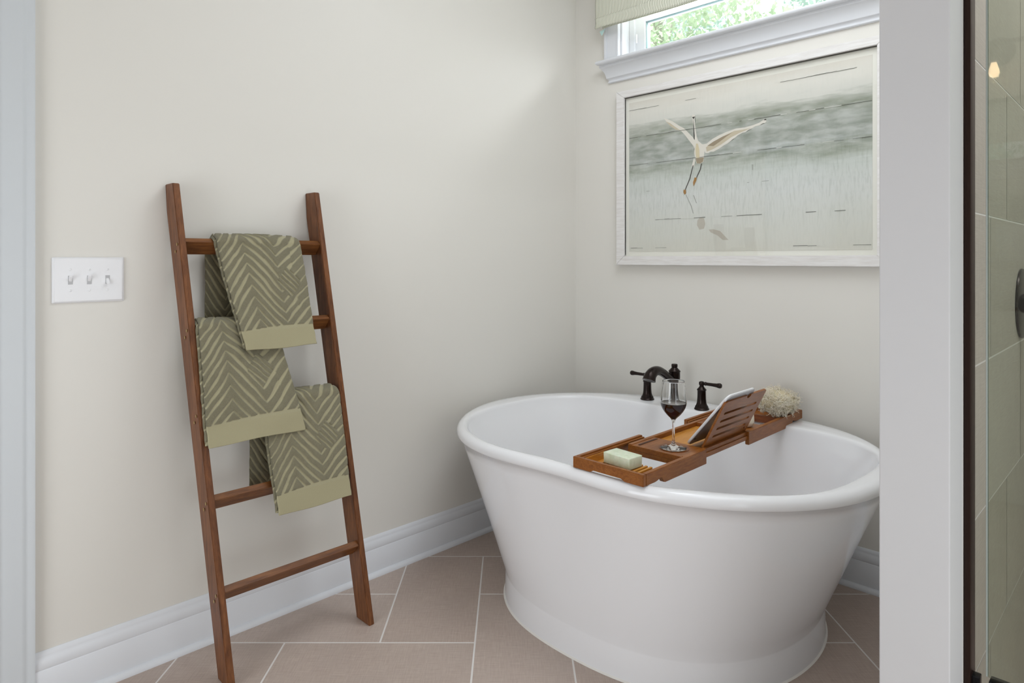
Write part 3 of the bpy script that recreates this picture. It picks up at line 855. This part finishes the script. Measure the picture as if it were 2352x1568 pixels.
pth = smooth_path([(sx, sy+.003, .708), (sx, sy-.045, .730), (sx, sy-.095, .758), (sx, sy-.135, .772), (sx, sy-.170, .770), (sx, sy-.193, .756), (sx, sy-.203, .738)], 6)
n_ = len(pth)
tube(b, pth, [.0155+.0105*(i/(n_-1))**1.3 for i in range(n_)], 28, flat=[(1+.12*i/n_, 1) for i in range(n_)])
obj('spout_arm', b, M['bronze'], t, smooth=True)

# ------------------------------------------------------------------ bath caddy
TZ = .647; X0, X1 = .938, 1.192
cad = thing('bath_caddy', 'brown bamboo bath caddy lying across the bathtub', 'bath caddy', (1.065, -.57, .6125))
def end_frame(ya, yb, s):
    """ya: outer end, yb: inner end, s: +1 when inner end lies at larger y"""
    b = newbm(); T = .014
    lo, hi = min(ya, yb), max(ya, yb)
    foot = .6135; deep = .601
    # side boards with a rebate where the tray rests on the rim
    for x0, x1 in ((X0, X0+T), (X1-T, X1)):
        def P(d, z): return (ya+s*d, z)
        prof = [P(T, TZ), P(abs(yb-ya), TZ), P(abs(yb-ya), deep), P(.115, deep), P(.105, deep+.003), P(.095, foot+.005), P(.088, foot+.006), P(.075, foot+.002), P(.062, foot), P(T, foot)]
        prism(b, prof, 'x', x0, x1, .0012)
    xm = (X0+X1)/2
    y0, y1 = (ya, ya+s*T)
    y0, y1 = min(y0, y1), max(y0, y1)
    prof = [(X0, TZ), (X1, TZ), (X1, foot), (xm+.062, foot), (xm+.048, foot+.007), (xm-.048, foot+.007), (xm-.062, foot), (X0, foot)]
    A, B = prism(b, prof, 'y', y0, y1, .0012)
    # inner ledge strip
    box(b, X0+T, X0+T+.008, lo+T*(s > 0), hi-T*(s < 0), TZ-.0105, TZ-.0045, .0008)
    box(b, X1-T-.008, X1-T, lo+T*(s > 0), hi-T*(s < 0), TZ-.0105, TZ-.0045, .0008)
    return b
NE0, NE1 = -1.138, -.783
FE0, FE1 = -.486, -.012
obj('end_frame', end_frame(NE0, NE1, 1), M['tray'], cad)
obj('end_frame', end_frame(FE1, FE0, -1), M['tray'], cad)
# soap compartment floor near, basket far
b = newbm(); box(b, X0+.014, X1-.014, NE0+.014, -1.012, .6145, .6185); box(b, X0+.022, X0+.026, NE0+.014, -1.012, .6185, .640); box(b, X0+.022, X1-.022, NE0+.014, NE0+.018, .6185, .640)
box(b, X0+.014, X1-.014, -1.012, -1.006, .6145, .6215)
obj('compartment_floor', b, M['traylight'], cad, label='brighter orange bamboo floor')
b = newbm(); box(b, X0+.014, X1-.014, -.190, FE1-.014, .6145, .6185); obj('compartment_floor', b, M['tray'], cad)
b = newbm(); box(b, X0+.014, X1-.014, -.200, -.190, .6145, .642, .001); obj('divider', b, M['tray_x'], cad)
# centre body
b = newbm(); CXa, CXb = .972, 1.182
box(b, CXa, CXb, -.897, -.763, .6265, .6425, .0012)
box(b, CXa, CXb, -.897, -.885, .612, .6265)
cc = (1.104, -.832)
obj('centre_panel', b, M['tray'], cad)
b = newbm()
for x0, x1 in ((CXa, CXa+.014), (CXb-.014, CXb)):
    box(b, x0, x1, -.895, -.34, .615, .6445, .0012)
box(b, CXb, CXb+.004, -.78, -.36, .620, .632, .001)
obj('side_rail', b, M['tray'], cad)
b = newbm(); box(b, CXa+.014, CXb-.014, -.763, -.345, .622, .629); obj('recessed_panel', b, M['traylight'], cad, label='brighter recessed bamboo panel')
b = newbm(); box(b, CXa, CXb, -.478, -.345, .629, .6425, .0012); obj('centre_panel', b, M['tray'], cad)
# cup ring groove, phone slot as inlaid strips
b = newbm(); lathe(b, [(.0435, .6426), (.0465, .6434), (.0482, .6434), (.0482, .6426)], (cc[0], cc[1], 0), 56); obj('cup_ring', b, M['tray_x'], cad, smooth=True)
b = newbm(); box(b, 1.000, 1.008, -.880, -.775, .6426, .6437, .0003); obj('phone_slot', b, mat('dark_groove', '#3d1c0a', .6), cad, label='dark narrow slot')
# book rest
def pt(u, v, w): # u along y, v up the board, w thickness
    d = Vector((.078, 0, .158)).normalized(); nn = Vector((d.z, 0, -d.x))
    p = Vector((1.163, -.764, .646))+Vector((0, u, 0))+d*v+nn*w
    return p
W_, H_ = .296, .176
outl = [(0, 0), (W_, 0), (W_, H_-.006), (W_-.002, H_-.002), (W_-.006, H_)]
for k in range(9):
    a = PI*k/8; outl.append((.165+.014*math.cos(a), H_-.012*math.sin(a)))
outl += [(.145, H_), (.018, H_), (.003, H_-.004), (0, H_-.012), (.0, H_-.03)]
b = newbm()
def ringv(pts, w): return [b.verts.new(pt(u, v, w)) for u, v in pts]
def slot(v0, v1, u0, u1):
    r_ = (v1-v0)/2; c0 = (u0+r_, (v0+v1)/2); c1 = (u1-r_, (v0+v1)/2); o_ = []
    for k in range(9): a = PI/2+PI*k/8; o_.append((c0[0]+r_*math.cos(a), c0[1]+r_*math.sin(a)))
    for k in range(9): a = -PI/2+PI*k/8; o_.append((c1[0]+r_*math.cos(a), c1[1]+r_*math.sin(a)))
    return o_
slots = [slot(H_*f-.005, H_*f+.005, .03, .262) for f in (.215, .385, .55, .725)]
edges_ = []
for w in (0, .0075):
    for pl in [outl]+slots:
        vs = ringv(pl, w)
        for i in range(len(vs)): edges_.append(b.edges.new((vs[i], vs[(i+1) % len(vs)])))
        if w == 0: pass
n0 = len(b.verts)//2
lev = [b.verts[:] if False else None]
b.verts.ensure_lookup_table()
half_ = len(b.verts)//2
for w_i in (0, 1):
    es = [e for e in b.edges if all((v.index if v.index >= 0 else 0) >= 0 for v in e.verts)]
b.verts.index_update()
for w_i in (0, 1):
    es = [e for e in b.edges if all(w_i*half_ <= v.index < (w_i+1)*half_ for v in e.verts)]
    bmesh.ops.triangle_fill(b, use_beauty=True, use_dissolve=False, edges=es)
b.verts.ensure_lookup_table(); st_ = 0
for pl in [outl]+slots:
    L_ = len(pl)
    for i in range(L_):
        j = (i+1) % L_
        b.faces.new((b.verts[st_+i], b.verts[st_+j], b.verts[half_+st_+j], b.verts[half_+st_+i]))
    st_ += L_
bmesh.ops.recalc_face_normals(b, faces=b.faces)
obj('book_rest', b, M['tray'], cad)
b = newbm(); box(b, 1.158, 1.170, -.75, -.50, .629, .646, .001); obj('rest_ledge', b, M['tray'], cad)
b = newbm(); lathe(b, [(0, 0), (.004, 0), (.004, .003), (0, .004)], tuple(pt(W_-.03, .022, .0075)), 16, Matrix.Rotation(PI/2+.45, 4, 'Y')); obj('peg', b, M['tray_x'], cad)

# tablet
tb = thing('tablet', 'white tablet leaning on the slotted bamboo book rest', 'tablet', (1.107, -.66, .63))
def ptt(u, v, w):
    d = Vector((.145, 0, .178)).normalized(); nn = Vector((d.z, 0, -d.x))
    return Vector((1.101, -.757, .6405))+Vector((0, u, 0))+d*v+nn*w
def rrect(w_, h_, r_, n=6):
    o_ = []
    for cx_, cy_, a0 in ((w_-r_, h_-r_, 0), (r_, h_-r_, PI/2), (r_, r_, PI), (w_-r_, r_, 1.5*PI)):
        for k in range(n+1): a = a0+PI/2*k/n; o_.append((cx_+r_*math.cos(a), cy_+r_*math.sin(a)))
    return o_
def slab(pts, w0, w1, f):
    bm = newbm(); A = [bm.verts.new(f(u, v, w0)) for u, v in pts]; B = [bm.verts.new(f(u, v, w1)) for u, v in pts]
    for i in range(len(pts)):
        j = (i+1) % len(pts); bm.faces.new((A[i], A[j], B[j], B[i]))
    bm.faces.new(A[::-1]); bm.faces.new(B); bmesh.ops.recalc_face_normals(bm, faces=bm.faces)
    return bm
TW, TH = .195, .236
b = slab(rrect(TW, TH, .022), -.001, .0055, ptt); bmesh.ops.bevel(b, geom=[e for e in b.edges if len(e.link_faces) == 2 and e.calc_face_angle(0) > 1], offset=.0015, segments=2, affect='EDGES')
obj('front_glass', b, M['tablet_white'], tb, smooth=True)
b = slab([(u*.985+.0015, v*.985+.002) for u, v in rrect(TW, TH, .022)], .0055, .0075, ptt); obj('back_shell', b, M['tablet_grey'], tb, smooth=True, label='grey back shell')
b = newbm(); lathe(b, [(0, 0), (.0045, 0), (.0045, .001), (0, .001)], tuple(ptt(.018, .03, .0075)), 20, Matrix.Rotation(PI/2+.68, 4, 'Y')); obj('camera_lens', b, M['black'], tb)
b = slab([(u*.88+.012, v*.80+.022) for u, v in rrect(TW, TH, .004)], -.0013, -.001, ptt); obj('screen', b, mat('black_screen', '#0c0c10', .1), tb)

# soap on slatted dish
sd = thing('soap_dish', 'small slatted bamboo soap mat inside the caddy', 'soap dish', (1.068, -1.06, .6185))
for k in range(9):
    x = 1.003+.0165*k
    b = newbm(); box(b, x, x+.0085, -1.122, -1.016, .624, .6325, .0015); obj('slat', b, M['traylight'], sd)
for y in (-1.10, -1.04):
    b = newbm(); box(b, 1.000, 1.146, y, y+.008, .6187, .624, .001); obj('crossbar', b, M['tray_x'], sd)
b = newbm(); box(b, 1.017, 1.117, -1.0905, -1.0305, .6328, .6665, .0022, seg=3)
Ms = Matrix.Rotation(math.radians(-4), 4, 'Z'); c0 = Vector((1.067, -1.06, 0))
for v in b.verts:
    d = v.co-c0; v.co = Ms @ d+c0
    v.co += Vector((1, 1, 1))*noise.noise(v.co*40)*.0012
o = obj('soap_bar', b, M['soap'], smooth=True)
o['label'] = 'pale green rectangular soap bar resting on the bamboo slats'; o['category'] = 'soap'; o['kind'] = 'thing'

# wine glass
wg = thing('wine_glass', 'stemmed glass of red wine standing on the bath caddy', 'wine glass', (1.104, -.835, .6440))
wc = (1.104, -.835, .6440)
b = newbm()
OUT = [(0, 0), (.039, 0), (.0412, .0008), (.0412, .0018), (.032, .0034), (.018, .0058), (.0095, .0105), (.0056, .018), (.0040, .028), (.0036, .045), (.0038, .066), (.0045, .082), (.0066, .091), (.0115, .0975),
       (.020, .1055), (.0295, .1170), (.0368, .1295), (.0405, .1400), (.0420, .1490), (.0417, .160), (.0404, .175), (.0385, .190), (.0366, .204), (.0352, .2150)]
INN = [(.0347, .2155), (.0342, .2150), (.0356, .204), (.0375, .190), (.0394, .175), (.0407, .160), (.0410, .1490), (.0395, .1405), (.0358, .1302), (.0285, .1180), (.0190, .1068), (.0105, .0995), (.004, .0965), (0, .096)]
OUT = smooth_path([(r_, 0, z_) for r_, z_ in OUT[5:]], 4)
prof = [(0, 0), (.039, 0), (.0412, .0008), (.0412, .0018), (.032, .0034)]+[(p.x, p.z) for p in OUT]
ip = smooth_path([(r_, 0, z_) for r_, z_ in INN], 4); prof += [(max(p.x, 0), p.z) for p in ip[:-1]]+[(0, .096)]
lathe(b, prof, wc, 72); obj('glass_body', b, M['wineglass'], wg, smooth='all')
b = newbm(); ZW = .1465
wp = [(0, .0958)]+[(max(p.x+.00025, 0), p.z-.0001) for p in reversed(ip[:-1]) if p.z < ZW-.0005]
wp += [(.0412, ZW-.0002), (.0395, ZW-.0008), (0, ZW-.0008)]
lathe(b, wp, wc, 72); obj('wine', b, M['wine'], wg, smooth='all', label='dark red wine filling half the bowl')

# cream jar and sponge
jr = thing('cream_jar', 'small cream jar behind the book rest on the caddy', 'jar', (1.137, -.405, .6427))
b = newbm(); lathe(b, [(0, 0), (.021, 0), (.026, .003), (.0315, .010), (.034, .020), (.0335, .035), (.0315, .052), (.030, .060), (.028, .0605), (0, .0605)], (1.137, -.405, .6427), 40); obj('body', b, M['cream'], jr, smooth=True)
b = newbm(); lathe(b, [(.0302, .0595), (.0305, .070), (.029, .072), (.010, .0735), (0, .0735)], (1.137, -.405, .6427), 40); obj('lid', b, M['plastic'], jr, smooth=True)
sg = thing('bath_sponge', 'shaggy natural cream bath sponge at the far end of the caddy', 'sponge', (1.150, -.125, .6185))
b = newbm(); sc = Vector((1.145, -.135, .692))
bmesh.ops.create_icosphere(b, subdivisions=5, radius=1)
def spp(n0_, amp=1):
    q = Vector((abs(n0_.x)**.6*math.copysign(1, n0_.x), abs(n0_.y)**.6*math.copysign(1, n0_.y), abs(n0_.z)**.6*math.copysign(1, n0_.z)))
    k = 1+.12*noise.noise(n0_*2.3)+.05*noise.noise(n0_*9)
    p = Vector((q.x*.055*k, q.y*.075*k, q.z*.036*k))
    p = Matrix.Rotation(.25, 4, 'Y') @ p
    return sc+p
for v in b.verts: v.co = spp(v.co.normalized())+Vector((1, 1, 1))*0
obj('core', b, mat('sponge_core', '#cfc2a4', .95, spec=.05), sg, smooth='all')
b = newbm(); rr = random.Random(11)
for k in range(1900):
    d = Vector((rr.gauss(0, 1), rr.gauss(0, 1), rr.gauss(0, 1))).normalized()
    p = spp(d)-(d*.002); nd = (p-sc).normalized(); P = [p]
    dr = (Vector((rr.gauss(0, 1), rr.gauss(0, 1), rr.gauss(0, 1)))*.8+nd*.7+Vector((.1, 0, -.15))).normalized()
    for i in range(5):
        dr = (dr+Vector((rr.gauss(0, 1), rr.gauss(0, 1), rr.gauss(0, 1)))*.55-nd*.16*i).normalized()
        P.append(P[-1]+dr*.0062)
    tube(b, P, [.0008, .0009, .0009, .0008, .0007, .0004], 4, cap=False)
o = obj('fibres', b, M['sponge'], sg, smooth='all'); o['kind'] = 'stuff'

# ------------------------------------------------------------------ shower parts
jb = thing('metal_strip', 'dark brown metal strip running up the partition edge beside the shower tiles', 'metal strip', (1.957, -1.20, 0))
b = newbm(); box(b, 1.9555, 1.966, -1.2225, -1.180, .001, 2.45, .0015); obj('channel', b, M['jamb'], jb, smooth=True)
sdn = thing('shower_screen', 'frameless clear glass shower door with black hinge beside the white partition', 'shower door', (2.4, -1.20, .1))
b = newbm(); box(b, 1.9895, 2.72, -1.206, -1.196, .475, 2.12, .0008); box(b, 2.06, 2.72, -1.206, -1.196, .12, .476)
obj('glass_panel', b, M['shower_glass'], sdn)
b = newbm(); box(b, 1.9865, 1.9895, -1.205, -1.197, .475, 2.12, .0005); obj('edge_seal', b, M['seal'], sdn, label='pale clear edge seal')
b = newbm(); box(b, 1.992, 2.055, -1.214, -1.188, .385, .472, .002); obj('hinge_clamp', b, M['black'], sdn, smooth=True)
b = newbm(); box(b, 1.957, 1.978, -1.212, -1.190, .385, .470, .002); box(b, 1.976, 1.990, -1.206, -1.196, .392, .448, .001); obj('hinge_plate', b, M['black'], sdn, smooth=True)
vv = thing('shower_valve', 'round dark bronze shower valve plate on the tiled wall', 'shower valve', (1.9555, -.555, 1.135))
vc = (1.9555, -.545, 1.135); ry = Matrix.Rotation(PI/2, 4, 'Y')
b = newbm(); lathe(b, [(0, 0), (.089, 0), (.0905, .002), (.0895, .005), (.083, .007), (.06, .009), (.03, .012), (0, .012)], vc, 64, ry); obj('escutcheon', b, M['bronze'], vv, smooth=True)
b = newbm(); lathe(b, [(0, .01), (.026, .01), (.024, .03), (.019, .045), (.019, .06), (.015, .065), (0, .066)], vc, 40, ry)
tube(b, [(2.01, -.545, 1.135), (2.012, -.60, 1.130), (2.012, -.64, 1.125)], [.007, .006, .008], 14); obj('valve_handle', b, M['bronze'], vv, smooth=True)

# vanity wall behind the viewer, seen in the shower glass
mi_ = thing('vanity_mirror', 'frameless wall mirror reflected in the shower glass', 'mirror', (2.0, YF, 1.5))
b = newbm(); box(b, 1.15, 2.90, YF+.0005, YF+.006, .985, 2.085, .001); obj('mirror_glass', b, M['mirror'], mi_)
vl = thing('vanity_light', 'dark bar light with a clear glass shade and glowing bulb, reflected in the shower glass', 'wall light', (1.9, YF, 2.08))
b = newbm(); box(b, 1.60, 2.6, YF+.055, YF+.075, 2.34, 2.362, .003); obj('bar', b, M['black'], vl)
for x in (1.605, 2.10, 2.595):
    b = newbm(); lathe(b, [(0, 0), (.075, 0), (.075, .012), (.06, .03), (.03, .06), (0, .09)], (x, YF, 2.32), 32, Matrix.Rotation(-PI/2, 4, 'X')); obj('backplate', b, M['black'], vl, smooth=True)
    b = newbm(); lathe(b, [(.020, .06), (.030, .045), (.032, .02), (0, .02)], (x, YF+.115, 2.225), 32); obj('socket', b, M['black'], vl, smooth=True)
    b = newbm(); lathe(b, [(.028, .045), (.046, .02), (.050, -.02), (.046, -.075), (.045, -.075), (.049, -.02), (.045, .02), (.027, .044)], (x, YF+.115, 2.225), 36); obj('glass_shade', b, M['glass'], vl, smooth=True)
    b = newbm(); lathe(b, [(0, .02), (.012, .018), (.016, 0), (.022, -.02), (.024, -.035), (.018, -.05), (0, -.058)], (x, YF+.115, 2.225), 28)
    em = bpy.data.materials.get('glowing_bulb')
    if em is None:
        em = mat('glowing_bulb', '#ffffff', .3); em.node_tree.nodes['Principled BSDF'].inputs['Emission Color'].default_value = lin('#ffd9a8'); em.node_tree.nodes['Principled BSDF'].inputs['Emission Strength'].default_value = 14
    obj('bulb', b, em, vl, smooth=True)

# ------------------------------------------------------------------ lights
def area(name, loc, rot, sx_, sy_, power, col=(1, 1, 1)):
    l = bpy.data.lights.new(name, 'AREA'); l.shape = 'RECTANGLE'; l.size = sx_; l.size_y = sy_; l.energy = power; l.color = col
    o = bpy.data.objects.new(name, l); COL.objects.link(o); o.location = loc; o.rotation_euler = rot; return o
WB = (.915, .97, 1.03)
area('ceiling_lamp_centre', (1.8, -1.0, ZC-.02), (0, 0, 0), 1.5, 1.4, 14, WB)
area('ceiling_lamp_bath', (1.15, -.8, ZC-.02), (0, 0, 0), .8, .8, 11, WB)
area('shower_fill', (2.5, -.6, ZC-.02), (0, 0, 0), .5, .5, 13, (.93, .98, 1.06))  # lamp added to brighten the shower tiles, not a fixture of the room
area('window_daylight', (.905, .26, 2.56), (math.radians(-68), 0, 0), 1.05, .22, 11, (.93, .97, 1))
area('soft_fill_right', (2.98, -1.95, .75), (0, math.radians(90), 0), 1.3, 1.2, 10, WB)  # added soft fill in front of the solid right wall; no window there
area('soft_fill_rear', (.95, -3.85, .9), (math.radians(90), 0, 0), 1.04, 1.7, 19, WB)  # added fill panel behind the viewer; that wall has no doorway
sun = bpy.data.lights.new('sun', 'SUN'); sun.energy = 8; sun.angle = .01; so = bpy.data.objects.new('sun', sun); COL.objects.link(so)
so.rotation_euler = (math.radians(50), 0, math.radians(20))

wd = bpy.data.worlds.new('World'); bpy.context.scene.world = wd; wd.use_nodes = True
bg = wd.node_tree.nodes['Background']; bg.inputs[0].default_value = (.93, .97, 1, 1); bg.inputs[1].default_value = 1.6

# ------------------------------------------------------------------ camera
cam = bpy.data.cameras.new('Camera'); co = bpy.data.objects.new('Camera', cam); COL.objects.link(co)
co.location = (CX, CY, 1.25); co.rotation_euler = (PI/2, 0, PI/4)
cam.sensor_width = 36; cam.lens = 36*1505/2352
cam.shift_y = -(784-595)/2352
cam.clip_start = .05
sc_ = bpy.context.scene; sc_.camera = co
sc_.view_settings.view_transform = 'Standard'; sc_.view_settings.look = 'None'
sc_.view_settings.exposure = 0.05; sc_.view_settings.gamma = 1; sc_.view_settings.use_curve_mapping = False
